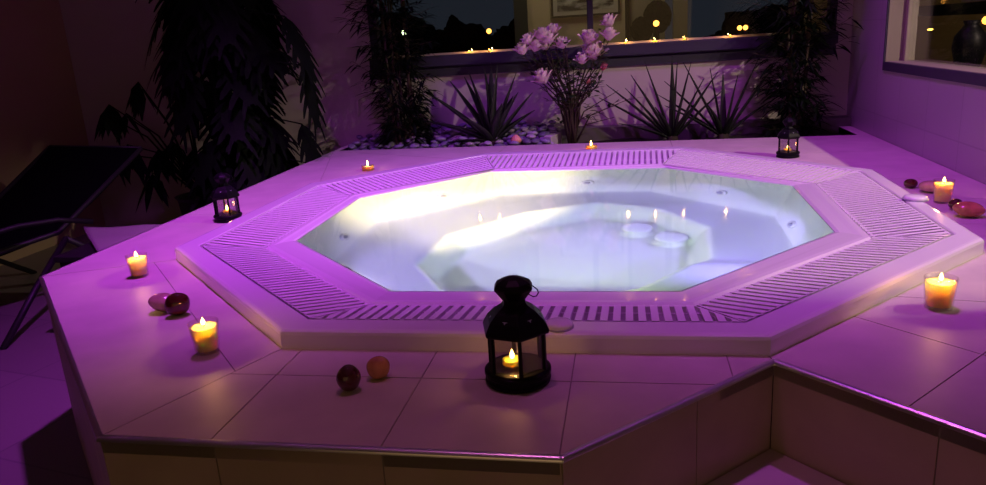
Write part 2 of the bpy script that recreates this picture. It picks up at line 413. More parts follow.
for t, zz in ((0, WZ), (.03, -.04), (.12, -.10), (.3, -.16), (.55, -.22), (.78, -.28), (.90, -.315), (.96, -.335)):
    rings.append([(*a.lerp(b, t), Z0 + zz) for a, b in zip(Wp, Sp)])
for k in range(46):
    f = 1 - k / 46
    rr = []
    for s in Sp:
        p = s * f
        zf = floor_z(p)
        if f > .93: zf = max(zf, SZ) + .010 * ((f - .93) / .07) ** 2
        rr.append((*p, Z0 + zf))
    rings.append(rr)
vr = loft(bm, rings)
cv = bm.verts.new((0, 0, Z0 + floor_z(Vector((0, 0)))))
for k in range(len(vr[-1])): bm.faces.new((vr[-1][k], vr[-1][(k + 1) % len(vr[-1])], cv))
basin = obj('basin', bm, M['basin'], tub, smooth=True)
# jets on the walls
def jet(pos, nrm, r=.030):
    n = Vector(nrm).normalized(); q = n.to_track_quat('Z', 'Y')
    bm = bmesh.new()
    lathe(bm, [(r, -.004), (r, .006), (r * .85, .010), (r * .55, .009), (r * .5, .002), (.004, .002)], 20)
    o = obj('jet', bm, M['acrylic'], tub, smooth=True); o.location = Vector((pos[0], pos[1], Z0 + pos[2])); o.rotation_mode = 'QUATERNION'; o.rotation_quaternion = q
    bm = bmesh.new(); lathe(bm, [(r * .45, .003), (r * .45, .012), (r * .2, .014)], 14); obj('nozzle', bm, M['grey_plastic'], o, smooth=True)
def wallpt(i, u, zz):
    t = [(0, WZ), (.03, -.04), (.12, -.10), (.3, -.16), (.55, -.22), (.78, -.28), (.96, -.335)]
    for (a, za), (b, zb) in zip(t, t[1:]):
        if zb <= zz <= za: tt = lerp(a, b, (zz - za) / (zb - za)); break
    w = Vector(W[i]).lerp(Vector(W[(i + 1) % 8]), u); s = Vector(S_[i]).lerp(Vector(S_[(i + 1) % 8]), u)
    e = (Vector(W[(i + 1) % 8]) - Vector(W[i])).normalized(); n = Vector((-e.y, e.x))
    return (*w.lerp(s, tt), zz), (n.x, n.y, .35)
for i, u, zz in ((6, .60, -.25), (5, .45, -.22), (4, .42, -.22), (3, .45, -.22), (2, .55, -.25), (0, .3, -.25), (0, .7, -.25)):
    p, n = wallpt(i, u, zz); jet(p, n)
for c in ((.257, .235), (.372, .125)):
    bm = bmesh.new(); lathe(bm, [(.058, 0), (.056, .006), (.045, .013), (.02, .017), (.002, .018)], 28)
    o = obj('suction_cover', bm, M['basin'], tub, smooth=True); o.location = (c[0], c[1], Z0 + FZ + .046)
# water
bm = bmesh.new(); bm.faces.new([bm.verts.new((x, y, Z0 + WZ + .0003)) for x, y in inset(W, -.0015)])
wt = obj('water', bm, M['water']); tag(wt, 'clear still water filling the lit octagonal tub', 'water', kind='stuff')

# overflow grates
names = ['front', 'front right', 'right', 'back right', 'back', 'back left', 'left', 'front left']
extra = ['behind the large black lantern', 'right of the front lantern', 'beside the candle at the right wall',
         'before the small back lantern', 'before the pink magnolia', 'before the pebble heap', 'beside the small left lantern', 'nearest the two left candles']
for i in range(8):
    g0, g1, i0, i1 = Vector(G[i]), Vector(G[(i + 1) % 8]), Vector(I_[i]), Vector(I_[(i + 1) % 8])
    e = (g1 - g0).normalized(); n = Vector((-e.y, e.x)); Ln = (g1 - g0).length; Wd = ((i0 - g0).dot(n) + (i1 - g0).dot(n)) / 2
    k = .004
    gi = inset([tuple(g0), tuple(g1), tuple(i1), tuple(i0)], .0022)
    def zt(x, y): return Z0 - .0015 + (IZ) * ((Vector((x, y)) - g0).dot(n) / Wd)
    def zb(x, y): return zt(x, y) - .009
    bm = bmesh.new()
    pitch = .0252; ns = int(Ln / pitch) + 2; s0 = (Ln - (ns - 1) * pitch) / 2
    for s in range(ns):
        a = g0 + e * (s0 + s * pitch - .0075); b = a + e * .0150
        q = clip_poly([tuple(a - n * .02), tuple(b - n * .02), tuple(b + n * (Wd + .05)), tuple(a + n * (Wd + .05))], gi)
        if len(q) >= 3 and abs(area(q)) > 4e-6: prism(bm, q, zb, zt)
    for (c0, hw, dz) in ((.003, .0028, .0002), (Wd * .60, .0022, .0), (Wd - .006, .0028, .0002)):
        a = g0 + n * (c0 - hw); b = g0 + n * (c0 + hw)
        q = clip_poly([tuple(a - e * .1), tuple(a + e * (Ln + .1)), tuple(b + e * (Ln + .1)), tuple(b - e * .1)], gi)
        if len(q) >= 3: prism(bm, q, lambda x, y: zb(x, y) - .0, lambda x, y, c0=c0: zt(x, y) - (.0045 if c0 > .02 and c0 < Wd - .02 else .0012))
    for (p0, p1) in ((g0, i0), (g1, i1)):     # mitre bars
        d = (p1 - p0).normalized(); m_ = Vector((-d.y, d.x)) * .006
        q = clip_poly([tuple(p0 - m_), tuple(p0 + m_)[:2], tuple(p1 + m_), tuple(p1 - m_)][::-1] if area([tuple(p0 - m_), tuple(p0 + m_), tuple(p1 + m_), tuple(p1 - m_)]) < 0 else [tuple(p0 - m_), tuple(p0 + m_), tuple(p1 + m_), tuple(p1 - m_)], gi)
        if len(q) >= 3: prism(bm, q, zb, lambda x, y: zt(x, y) - .0005)
    o = obj('overflow_grate', bm, M['grate']); tag(o, '%s white slatted overflow grate, %s' % (names[i], extra[i]), 'grate', 'slatted overflow grates around the tub')

# air controls on the rim
def rim_disc(x, y, label, rx=.027, ry=.027, rot=0):
    t = thing('air_control', label, 'control knob', (x, y, Z0), rot, 'round air controls on the tub rim')
    bm = bmesh.new(); lathe(bm, [(rx, 0), (rx * 1.0, .006), (rx * .93, .010), (rx * .7, .0125), (.002, .013)], 32); obj('cap', bm, M['acrylic'], t, smooth=True)
    bm = bmesh.new(); lathe(bm, [(rx * 1.08, 0), (rx * 1.08, .002), (rx * 1.0, .003)], 32); obj('collar', bm, M['grey_plastic'], t)
rim_disc(.094, -1.086, 'round white air control on the front rim beside the large black lantern')
rim_disc(1.083, -.052, 'round white air control on the right rim beside the candle at the wall', rx=.034)

# ------------------------------------------------------------------ candles
def flame(parent, z, h=.022, r=.0045, m='flame'):
    bm = bmesh.new(); lathe(bm, [(r * .35, 0), (r * .9, h * .15), (r, h * .32), (r * .7, h * .6), (r * .25, h * .88), (r * .03, h)], 12)
    return obj('flame', bm, M[m], parent, smooth=True, loc=(0, 0, z))
def plight(name, loc, power, col, r=.006):
    L = bpy.data.lights.new(name, 'POINT'); L.energy = power; L.color = col; L.shadow_soft_size = r
    o = bpy.data.objects.new(name, L); C.objects.link(o); o.location = loc; return o
CW = (1., .50, .14)
def cup_candle(x, y, label, h=.078, rt=.036, rb=.028, fill=.86, power=.75):
    t = thing('glass_candle', label, 'candle', (x, y, ZD), 0, 'yellow candles in glass cups on the platform')
    bm = bmesh.new()
    lathe(bm, [(rb * .6, .0005), (rb, .001), (rt, h), (rt - .0018, h), (rb - .0018, .006), (.002, .005)], 36)
    obj('glass_cup', bm, M['cupglass'], t, smooth=True)
    zz = h * fill; rw = lerp(rb, rt, fill) - .0022
    bm = bmesh.new(); lathe(bm, [(rb - .003, .0065), (rb - .0026, .008), (rw, zz), (rw * .8, zz - .0015), (rw * .3, zz - .003), (.002, zz - .003)], 36)
    wx = obj('wax', bm, M['wax'], t, smooth=True)
    bm = bmesh.new(); lathe(bm, [(.001, 0), (.001, .010)], 8); obj('wick', bm, M['wick'], t, loc=(0, 0, zz - .004))
    flame(t, zz + .003, .016, .0042)
    plight('flame_light', (x, y, ZD + zz + .012), power, CW)
    return t
cup_candle(-1.138, -.640, 'yellow glass candle near the left corner of the platform, farthest left of all', h=.064, rt=.029, rb=.023)
cup_candle(-.632, -1.140, 'yellow glass candle beside the front left corner of the tub, behind the platform front edge', h=.066, rt=.0305, rb=.024)
cup_candle(.853, -.868, 'yellow glass candle on the tiles right of the front right rim', h=.066, rt=.031, rb=.026)
cup_candle(1.206, .070, 'yellow glass candle near the right wall amid polished stones', h=.074, rt=.030, rb=.025)

def tealight(x, y, z, label, group, r=.019, h=.016, power=.12, waxm='orangewax', fl=.018, boost=4.5):
    t = thing('tealight', label, 'candle', (x, y, z), 0, group)
    bm = bmesh.new(); lathe(bm, [(r * .95, 0), (r, .001), (r, h), (r - .0008, h), (r - .001, .002), (.002, .0018)], 24); obj('cup', bm, M['alu'] if waxm != 'orangewax' else M['cupglass'], t, smooth=True)
    bm = bmesh.new(); lathe(bm, [(r * .94, .0022), (r * .94, h * .8), (r * .5, h * .74), (.001, h * .74)], 24); obj('wax', bm, M[waxm], t, smooth=True)
    bm = bmesh.new(); lathe(bm, [(.0009, 0), (.0009, .007)], 6); obj('wick', bm, M['wick'], t, loc=(0, 0, h * .7))
    flame(t, h * .85, fl, .0045, 'flame' if boost != 5 else 'smallflame')
    if power: plight('flame_light', (x, y, z + h + .009), power * boost, CW)
    return t
tealight(-1.03, 1.0, ZD, 'orange tealight on the tiles behind the back left rim, before the pebbles', 'orange tealights behind the tub', r=.031, h=.028, power=.10, fl=.028)
tealight(.040, 1.40, ZD, 'orange tealight on the tiles behind the back rim, before the pink magnolia', 'orange tealights behind the tub', r=.030, h=.030, power=.10, fl=.028)

# ------------------------------------------------------------------ lanterns
def lantern(x, y, rz, label, s=1.0):
    t = thing('lantern', label, 'lantern', (x, y, ZD), rz, 'small black metal lanterns on the platform')
    t.scale = (s, s, s)
    bm = bmesh.new(); lathe(bm, [(.050, 0), (.056, .002), (.057, .008), (.054, .011), (.054, .016), (.0575, .019), (.0575, .026), (.052, .030), (.02, .030)], 36)
    obj('base', bm, M['black'], t, bevel=.0008)
    R_ = .050
    for k in range(6):
        a = k * PI / 3
        bm = bmesh.new(); 
        box(bm, -.0032, .0032, -.0032, .0032, .028, .105, Matrix.Rotation(a, 4, 'Z') @ Matrix.Translation((R_, 0, 0)))
        obj('post', bm, M['black'], t)
        bm = bmesh.new(); b = a + PI / 3
        p, q = Vector((R_ * math.cos(a), R_ * math.sin(a))) , Vector((R_ * math.cos(b), R_ * math.sin(b)))
        n = Vector((math.cos((a + b) / 2), math.sin((a + b) / 2))) * .0008; p_, q_ = p.lerp(q, .07), p.lerp(q, .93)
        prism(bm, [tuple(p_ + n), tuple(p_ - n), tuple(q_ - n), tuple(q_ + n)], .031, .102)
        obj('glass_pane', bm, M['lglass'], t)
    bm = bmesh.new()
    lathe(bm, [(.053, .098), (.060, .101), (.062, .106), (.060, .112), (.052, .126), (.038, .140), (.024, .150), (.021, .155), (.021, .164), (.019, .164), (.019, .152), (.034, .139), (.048, .124), (.055, .110), (.050, .102)], 6, caps=False)
    rf = obj('roof', bm, M['black'], t, bevel=.0012)
    for k in range(6):       # star shaped vent in each roof face
        a = k * PI / 3 + PI / 6
        bm = bmesh.new(); pts = []
        for j in range(8):
            rr = .0052 if j % 2 == 0 else .0022
            pts.append((rr * math.cos(j * PI / 4), rr * math.sin(j * PI / 4)))
        prism(bm, pts, 0, .0012)
        st_ = obj('star_vent', bm, M['grey_plastic'], rf)
        st_.matrix_local = Matrix.Rotation(a, 4, 'Z') @ Matrix.Translation((.0400, 0, .1300)) @ Matrix.Rotation(math.radians(45), 4, 'Y')
    bm = bmesh.new()
    lathe(bm, [(.020, .160), (.022, .163), (.034, .180), (.0345, .184), (.030, .192), (.018, .199), (.006, .203), (.002, .204)], 8)
    obj('chimney_cap', bm, M['black'], t, bevel=.001)
    bm = bmesh.new(); pts = []
    for k in range(15):
        u = -1 + 2 * k / 14; pts.append((.034 + .012 * math.sin(PI * k / 14) + 0.002, .0, .183 + .012 * math.cos(PI * k / 14) - .004))
    pts = [(.030, -.008, .190), (.038, -.006, .190), (.044, -.002, .183), (.045, 0, .176), (.040, .003, .168), (.034, .004, .166), (.026, .003, .170)]
    tube(bm, pts, .0011, 6); obj('wire_handle', bm, M['black'], t, smooth=True)
    return t
lantern(.033, -1.238, math.radians(-15), 'large near black metal lantern with a lit tealight on the platform front', 1.03).scale.z = .96
tealight(.024, -1.238, ZD + .030, 'lit tealight inside the large black lantern at the front', 'tealights inside the lanterns', r=.019, h=.013, power=.30, fl=.018, boost=1)
lantern(-1.228, .015, math.radians(10), 'small black lantern on the left side of the platform before the dark plants', .88)
tealight(-1.228, .015, ZD + .028, 'lit tealight inside the left black lantern', 'tealights inside the lanterns', r=.017, h=.013, power=.15, fl=.02, boost=1)
lantern(.925, 1.01, math.radians(20), 'small black lantern behind the back right rim before the bamboo', .86)
tealight(.925, 1.01, ZD + .027, 'lit tealight inside the back right black lantern', 'tealights inside the lanterns', r=.017, h=.013, power=.15, fl=.02, boost=1)

# ------------------------------------------------------------------ polished stones
def stone(x, y, rx, ry, rzz, rot, m, label, seed=0, tilt=0.):
    rnd = random.Random(seed); bm = bmesh.new()
    bmesh.ops.create_icosphere(bm, subdivisions=4, radius=1)
    a, b = rnd.uniform(0, 6), rnd.uniform(0, 6)
    for v in bm.verts:
        c = v.co; f = 1 + .045 * math.sin(2 * c.x + a) * math.cos(2 * c.y + b) + .02 * math.sin(5 * c.z + a)
        v.co = Vector((c.x * rx * f, c.y * ry * f, c.z * rzz * f))
    bmesh.ops.rotate(bm, verts=bm.verts, matrix=Matrix.Rotation(tilt, 3, 'Y'))
    zmin = min(v.co.z for v in bm.verts)
    o = obj('polished_stone', bm, M[m], smooth=True, loc=(x, y, ZD - zmin)); o.rotation_euler.z = rot
    return tag(o, label, 'stone', 'polished stones on the platform')
stone(-.262, -1.297, .0215, .020, .0245, .3, 's_dark', 'dark brown round polished stone on the front tiles, left of its orange neighbour', 1)
stone(-.226, -1.243, .0215, .020, .0215, .1, 's_orange', 'orange round polished stone on the front tiles right of the dark one', 2)
stone(-.878, -.912, .036, .028, .023, .2, 's_pink', 'pink oval polished stone between the two left candles', 3, .2)
stone(-.826, -.938, .030, .022, .027, .5, 's_red', 'dark red oval polished stone leaning by the pink one, between the two left candles', 4, -.5)
stone(1.190, .300, .022, .020, .016, 0, 's_red', 'small dark red polished stone farthest behind the candle near the right wall', 5)
stone(1.232, .225, .042, .034, .020, -.3, 's_pink', 'flat pink polished stone just left of and behind the candle near the right wall', 6)
stone(1.206, -.030, .021, .018, .017, 0, 's_dark', 'dark maroon polished stone just in front of the candle near the right wall', 7)
stone(1.205, -.120, .042, .030, .022, -.2, 's_orange', 'orange oval polished stone, rightmost of those by the candle near the right wall', 8, .1)

# ------------------------------------------------------------------ pebbles in the bed
pm = []
for k in range(6):
    bm = bmesh.new(); bmesh.ops.create_icosphere(bm, subdivisions=3, radius=1); a = k * 1.7
    for v in bm.verts:
        c = v.co; f = 1 + .10 * math.sin(1.6 * c.x + a) * math.cos(1.9 * c.y + 2 * a); v.co = Vector((c.x * .034 * f, c.y * .026 * f, c.z * .015 * f))
    me = bpy.data.meshes.new('pebble'); bm.to_mesh(me); bm.free()
    for p in me.polygons: p.use_smooth = True
    me.materials.append(M['peb%d' % (k % 4)]); pm.append(me)
npb = 0; placed = []
for layer in range(5):
    for tr_ in range(900):
        x = random.uniform(BX0 + .04, -.20); y = random.uniform(bedy(x) + .03, YB - .07)
        fr = (y - bedy(x)) / (YB - bedy(x))
        hmax = 1 + fr * 4.2 * (1 if x > -1.1 else .6) 
        if layer > hmax: continue
        if x > -.38 and fr > .8: continue
        zc = .505 + .035 * fr + layer * .019
        if any((x - a) ** 2 + (y - b) ** 2 < .050 ** 2 and abs(zc - c) < .017 for a, b, c in placed): continue
        if npb >= 290: break
        placed.append((x, y, zc)); npb += 1
        o = bpy.data.objects.new('pebble', random.choice(pm)); C.objects.link(o)
        o.location = (x, y, zc); o.rotation_euler = (random.uniform(-.3, .3), random.uniform(-.3, .3), random.uniform(0, 6))
        s = random.uniform(.75, 1.1); o.scale = (s, s, s)
        tag(o, 'smooth grey pebble in the heap at the left of the planting bed', 'pebble', 'smooth grey pebbles in the planting bed')
# peach shell
bm = bmesh.new(); bmesh.ops.create_uvsphere(bm, u_segments=24, v_segments=14, radius=1)
for v in bm.verts:
    c = v.co; a = math.atan2(c.y, c.x); f = 1 + .06 * math.cos(12 * a) * (1 - c.z * c.z)
    v.co = Vector((c.x * .030 * f, c.y * .026 * f, c.z * .022 + .012 * max(0, c.z) ** 4))
tag(obj('sea_shell', bm, M['shell'], smooth=True, loc=(-.40, 1.735, .540)), 'ribbed peach seashell lying on the pebbles right of the left agave', 'shell')
bm = bmesh.new()
prism(bm, [(-.245, 1.76), (-.20, 1.73), (-.155, 1.90), (-.20, 1.93)], .47, .555)
tag(obj('plinth_end', bm, mat('edging', (.55, .5, .52), .6), bevel=.004), 'pale block for the lit left end of the plinth, closing the pebbles off beside the magnolia', 'stone')  # pale colour stands for light falling on the plinth's left end

# ------------------------------------------------------------------ plants
def blade(bm, base, az, elev, length, width, droop=.5, seg=8, fold=.25, twist=0.):
    p = Vector(base); d = Vector((math.cos(az) * math.cos(elev), math.sin(az) * math.cos(elev), math.sin(elev)))
    prev = None
    for i in range(seg + 1):
        t = i / seg
        side = d.cross(Vector((0, 0, 1)))
        side = side.normalized() if side.length > 1e-4 else Vector((math.sin(az), -math.cos(az), 0))
        side = Matrix.Rotation(twist, 3, d) @ side
        up = side.cross(d).normalized()
        w = width * .5 * (min(1, .55 + t * 2.2) if t < .3 else 1) * (1 - max(0, (t - .25) / .75) ** 1.6)
        w = max(w, .0004)
        cur = [bm.verts.new(p - side * w + up * w * fold * 2), bm.verts.new(p), bm.verts.new(p + side * w + up * w * fold * 2)]
        if prev:
            bm.faces.new((prev[0], prev[1], cur[1], cur[0])); bm.faces.new((prev[1], prev[2], cur[2], cur[1]))
        prev = cur
        p = p + d * (length / seg)
        d = (d + Vector((0, 0, -droop / seg))).normalized()
def agave(x, y, z, leaves, label, wd=.038):
    t = thing('agave', label, 'plant', (x, y, z), 0, 'spiky agaves in the planting bed')
    bm = bmesh.new()
    for az, el, ln, dr in leaves: blade(bm, (0.012 * math.cos(az), .012 * math.sin(az), .02), az, el, ln, wd, dr, 10, .35)
    f = obj('foliage', bm, M['agave'], t, smooth=True)
    s = f.modifiers.new('solid', 'SOLIDIFY'); s.thickness = .003
    bm = bmesh.new(); lathe(bm, [(.028, -.03), (.034, .0), (.03, .03), (.012, .06)], 16); obj('stem', bm, M['bark'], t, smooth=True)
def ring_leaves(n, rnd, l0=.32, l1=.46, e0=.25, e1=1.45, d0=.05, d1=.5):
    out = []
    for k in range(n):
        az = k * 2.39996 + rnd.uniform(-.2, .2); u = k / n
        out.append((az, lerp(e0, e1, u) + rnd.uniform(-.08, .08), rnd.uniform(l0, l1), rnd.uniform(d0, d1)))
    return out
r1 = random.Random(3)
D = math.radians
agave(-.545, 1.79, .50, [(D(172), D(42), .50, .15), (D(178), D(26), .44, .25), (D(165), D(58), .44, .1), (D(150), D(66), .42, .05), (D(5), D(52), .36, .1), (D(10), D(70), .42, .05), (D(-20), D(62), .34, .2),
      (D(90), D(80), .46, 0), (D(200), D(76), .44, 0), (D(-60), D(60), .30, .4), (D(230), D(50), .28, .5), (D(120), D(45), .30, .3), (D(60), D(55), .32, .2), (D(190), D(12), .26, .3), (D(-10), D(84), .46, 0), (D(170), D(88), .45, 0), (D(15), D(40), .30, .2)],
      'dark agave with long spiky leaves behind the pebbles, left of the magnolia', .062)
agave(.47, 1.80, .485, [(D(178), D(35), .46, .12), (D(174), D(44), .47, .10), (D(170), D(60), .42, .05), (D(175), D(72), .45, .0), (D(90), D(85), .46, 0), (D(5), D(78), .42, .0), (D(3), D(58), .42, .05), (D(-5), D(48), .36, .12),
      (D(185), D(25), .30, .2), (D(-60), D(55), .24, .4), (D(230), D(60), .24, .4), (D(0), D(88), .43, 0), (D(-4), D(66), .36, .1), (D(180), D(52), .38, .1)], 'spiky agave in the middle of the bed, right of the magnolia', .036)
agave(.745, 1.82, .485, [(D(178), D(48), .44, .1), (D(170), D(64), .46, .05), (D(175), D(80), .38, 0), (D(5), D(68), .44, .0), (D(2), D(57), .46, .03), (D(-5), D(80), .34, 0), (D(10), D(40), .30, .15), (D(185), D(35), .36, .15),
      (D(90), D(80), .36, 0), (D(-70), D(55), .24, .4), (D(230), D(60), .24, .4), (D(178), D(38), .42, .1)], 'spiky agave right of the middle one, beside the right bamboo', .034)

def lance(bm, p, d, ln, w):
    d = d.normalized(); s = d.cross(Vector((random.uniform(-.3, .3), random.uniform(-.3, .3), 1))).normalized() * w * .5
    u = Vector((0, 0, -1))
    a = bm.verts.new(p); m1, m2 = p + d * ln * .35, p + d * ln * .7 + u * ln * .06
    b, c = bm.verts.new(m1 + s), bm.verts.new(m1 - s); e, f = bm.verts.new(m2 + s * .7), bm.verts.new(m2 - s * .7)
    g = bm.verts.new(p + d * ln + u * ln * .16)
    bm.faces.new((a, b, c)); bm.faces.new((b, e, f, c)); bm.faces.new((e, g, f))
def bamboo(x, y, z, h, label, seed, nc=9, spread=.10, lrad=.27, sway=(0, 0)):
    rnd = random.Random(seed); random.seed(seed)
    t = thing('bamboo', label, 'plant', (x, y, z), 0, 'tall leafy bamboos in the planting bed')
    fol = bmesh.new(); tw = bmesh.new()
    for k in range(nc):
        a = rnd.uniform(0, 2 * PI); r0 = rnd.uniform(.01, .05); r1_ = rnd.uniform(.03, spread)
        b0 = Vector((r0 * math.cos(a), r0 * math.sin(a) * .7, 0)); b1 = Vector((r1_ * math.cos(a) + sway[0], r1_ * math.sin(a) * .7 + sway[1], h * rnd.uniform(.8, 1)))
        bm = bmesh.new(); pts = []; rs = []
        nn = 12
        for j in range(nn + 1):
            u = j / nn; p = b0.lerp(b1, u) + Vector((.012 * math.sin(5 * u + a), .01 * math.cos(4 * u + a), 0))
            pts += [p - Vector((0, 0, .002)), p, p + Vector((0, 0, .002))]; rr = lerp(.0070, .0042, u); rs += [rr, rr * 1.25, rr]
        tube(bm, pts, rs, 7); obj('cane', bm, M['culm'], t, smooth=True)
        for j in range(1, 30):
            u = (j / 30) ** 1.15 + rnd.uniform(-.02, .02)
            if u > 1: u = 1
            o = b0.lerp(b1, u)
            if o.z + z > 2.55: continue
            az = rnd.uniform(0, 2 * PI); ln = rnd.uniform(.3, 1) * lrad * (1 if u > .16 else .8)
            e = o + Vector((math.cos(az) * ln, math.sin(az) * ln * .62, rnd.uniform(.02, .16) * ln / .2))
            ax = XR - .03 - x
            if e.x > ax: e.x = ax - rnd.uniform(0, .05)
            if e.y > YB - .10 - y: e.y = YB - .10 - y
            tube(tw, [o, o.lerp(e, .5) + Vector((0, 0, .01)), e], .0012, 4)
            for q in range(13):
                f = .25 + .75 * q / 12; p = o.lerp(e, f); aa = az + rnd.uniform(-1.3, 1.3)
                d = Vector((math.cos(aa), math.sin(aa) * .7, rnd.uniform(-.55, .35))); L2 = rnd.uniform(.06, .125)
                if (p + d * L2).x > ax + .02: d.x = -abs(d.x)
                if (p + d * L2).y > YB - .07 - y: d.y = -abs(d.y)
                lance(fol, p, d, L2, rnd.uniform(.012, .018))
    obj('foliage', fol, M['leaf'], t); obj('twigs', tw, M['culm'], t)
    bm = bmesh.new(); lathe(bm, [(.04, -.03), (.055, 0), (.03, .02), (.002, .025)], 16); obj('root_clump', bm, M['bark'], t)
bamboo(-1.085, 1.83, .51, 1.75, 'tall dark bamboo at the left of the bed, rising from the pebbles', 11, 9, .12, .26)
bamboo(1.125, 1.80, .49, 1.75, 'tall dark bamboo in the right corner of the bed, behind the small lantern', 12, 9, .10, .22)
random.seed(21)
# magnolia
mg = thing('magnolia', 'pink flowering magnolia bush with thin dark stems in the middle of the bed', 'shrub', (-.085, 1.80, .49))
br = bmesh.new(); lf = bmesh.new()
blooms = [(-.370, 1.035, .045), (-.335, 1.085, .040), (-.265, 1.100, .052), (-.225, 1.085, .050), (-.300, 1.050, .045), (-.245, 1.050, .040), (-.150, 1.055, .042), (-.010, 1.070, .055),
          (.105, 1.155, .045), (.100, 1.085, .046), (-.262, .880, .055), (.015, .995, .070), (-.045, .965, .040), (.065, .92, .030), (-.02, .845, .022), (-.20, 1.13, .04)]
rnd = random.Random(5)
blooms = [(a + .032, b - .006, c) for a, b, c in blooms]
for (bx, bz, s) in blooms:
    tip = Vector((bx + .085, rnd.uniform(-.07, .0), bz - .49 - s * .4)); base = Vector((rnd.uniform(-.022, .022), rnd.uniform(-.02, .02), 0))
    mid = base.lerp(tip, .45) + Vector((-.25 * (tip.x), 0, .03)) ; q = base.lerp(tip, .2) + Vector((-.12 * tip.x, 0, .0))
    pts = [base, q, mid, base.lerp(tip, .8) + Vector((rnd.uniform(-.01, .01), 0, .01)), tip]
    tube(br, pts, [.0075, .006, .0042, .003, .002], 6)
    for k in range(7):
        o = mid.lerp(tip, rnd.random()); az = rnd.uniform(0, 2 * PI); e = o + Vector((math.cos(az) * .06, math.sin(az) * .03, rnd.uniform(0, .06)))
        tube(br, [o, e], .0012, 4)
        for _ in range(2): lance(lf, o.lerp(e, rnd.uniform(.6, 1)), Vector((math.cos(az + rnd.uniform(-1, 1)), math.sin(az), rnd.uniform(-.2, .7))), rnd.uniform(.035, .06), .022)
for k in range(26):
    az = rnd.uniform(0, 2 * PI); h = rnd.uniform(.12, .62); tip = Vector((math.cos(az) * rnd.uniform(.10, .33), math.sin(az) * .08, h))
    base = Vector((rnd.uniform(-.025, .025), rnd.uniform(-.02, .02), 0)); mid = base.lerp(tip, .5) + Vector((-.2 * tip.x, 0, .04))
    tube(br, [base, mid, tip], [.006, .004, .0015], 6)
    for j in range(4):
        o = mid.lerp(tip, rnd.random()); a2 = rnd.uniform(0, 2 * PI); e = o + Vector((math.cos(a2) * .07, math.sin(a2) * .03, rnd.uniform(.0, .05)))
        tube(br, [o, e], .0013, 4)
        lance(lf, e, Vector((math.cos(a2), math.sin(a2), .2)), .045, .022); lance(lf, o.lerp(e, .6), Vector((math.cos(a2 + 1), math.sin(a2), .5)), .045, .022)
obj('branches', br, M['bark'], mg, smooth=True); obj('leaves', lf, M['leaf2'], mg)
for (bx, bz, s) in blooms:
    s *= 1.35; bm = bmesh.new(); big = s > .046
    tilt = Matrix.Rotation(rnd.uniform(-.5, .5), 3, 'Y') @ Matrix.Rotation(rnd.uniform(-.2, .5), 3, 'X')
    for lay, (npt, op) in enumerate(((4, .25), (5, .65), (5, 1.05)) if big else ((4, .2), (4, .4))):
        for k in range(npt):
            az = 2 * PI * k / npt + lay * .5; 
            rows = []
            for i in range(5):
                u = i / 4; th = op * u * 1.0; rr = s * (.12 + u * math.sin(min(1.4, op * (.5 + .5 * u)))); zz = s * (-.35 + u * (1.25 - .55 * op)); w = s * .42 * math.sin(PI * min(.93, .12 + u * .8))
                row = []
                for j in (-1, 0, 1):
                    cup = .12 * s * (abs(j)); row.append(Vector(((rr - cup) * math.cos(az) - j * w * math.sin(az), (rr - cup) * math.sin(az) + j * w * math.cos(az), zz + cup * .3)))
                rows.append([bm.verts.new(tilt @ v) for v in row])
            for a, b in zip(rows, rows[1:]):
                for j in range(2): bm.faces.new((a[j], a[j + 1], b[j + 1], b[j]))
    tipy = -.04
    o = obj('flower' if big else 'flower_bud', bm, M['petal'] if big else M['bud'], mg, smooth=True, loc=(bx + .085, tipy + rnd.uniform(-.03, .02), bz - .49))
# big split-leaf plant at the left
def fingerleaf(bm, base, d, size, lobes=5):
    d = d.normalized(); s = d.cross(Vector((0, 0, 1)))
    s = s.normalized() if s.length > .05 else Vector((1, 0, 0)); up = s.cross(d)
    # central blade plus finger lobes on both sides (split leaf)
    def pt(u, v, w=0): return base + d * (u * size) + s * (v * size) + up * w * size - Vector((0, 0, (u * u * .35 + v * v * .5) * size))
    mid = [pt(u / 6, 0, 0) for u in range(7)]
    for sd in (-1, 1):
        cols = []
        for k in range(9):
            u = .94 * k / 8; cols.append((bm.verts.new(pt(u, 0)), bm.verts.new(pt(u + .10, sd * (.30 * math.sin(PI * (.15 + .8 * k / 8)) + .02)))))
        for a, b in zip(cols, cols[1:]): bm.faces.new((a[0], b[0], b[1], a[1]))
    for sd in (-1, 1):
        for k in range(lobes):
            u0 = k / lobes * .92; u1 = u0 + .92 / lobes * .90
            wl = .54 * math.sin(PI * (.18 + .76 * (k + .5) / lobes)) + .06
            sw = .18 + .25 * k / lobes
            a, b = pt(u0, 0), pt(u1, 0)
            c0, c1 = pt(u0 + sw * .45, sd * wl * .55), pt(u1 + sw * .45, sd * wl * .55)
            um = (u0 + u1) / 2; e0, e1 = pt(lerp(u0, um, .25) + sw * .85, sd * wl * .92), pt(lerp(u1, um, .25) + sw * .85, sd * wl * .92)
            e = pt(um + sw * .98, sd * wl * 1.04)
            va, vb, vc, vd, vx, vy, ve = [bm.verts.new(q) for q in (a, b, c1, c0, e0, e1, e)]
            bm.faces.new((va, vb, vc, vd)); bm.faces.new((vd, vc, vy, vx)); bm.faces.new((vx, vy, ve))
    rv = [[bm.verts.new(m + s * (w * size)) for w in (-.05, .05)] for m in mid]
    for a, b in zip(rv, rv[1:]): bm.faces.new((a[0], a[1], b[1], b[0]))
mo = thing('split_leaf_plant', 'huge dark split leaf plant in a black pot left of the tub', 'plant', (-1.93, 1.40, 0))
bm = bmesh.new(); lathe(bm, [(.16, 0), (.21, .36), (.225, .38), (.2, .38), (.19, .34), (.002, .34)], 32); obj('pot', bm, M['pot'], mo)
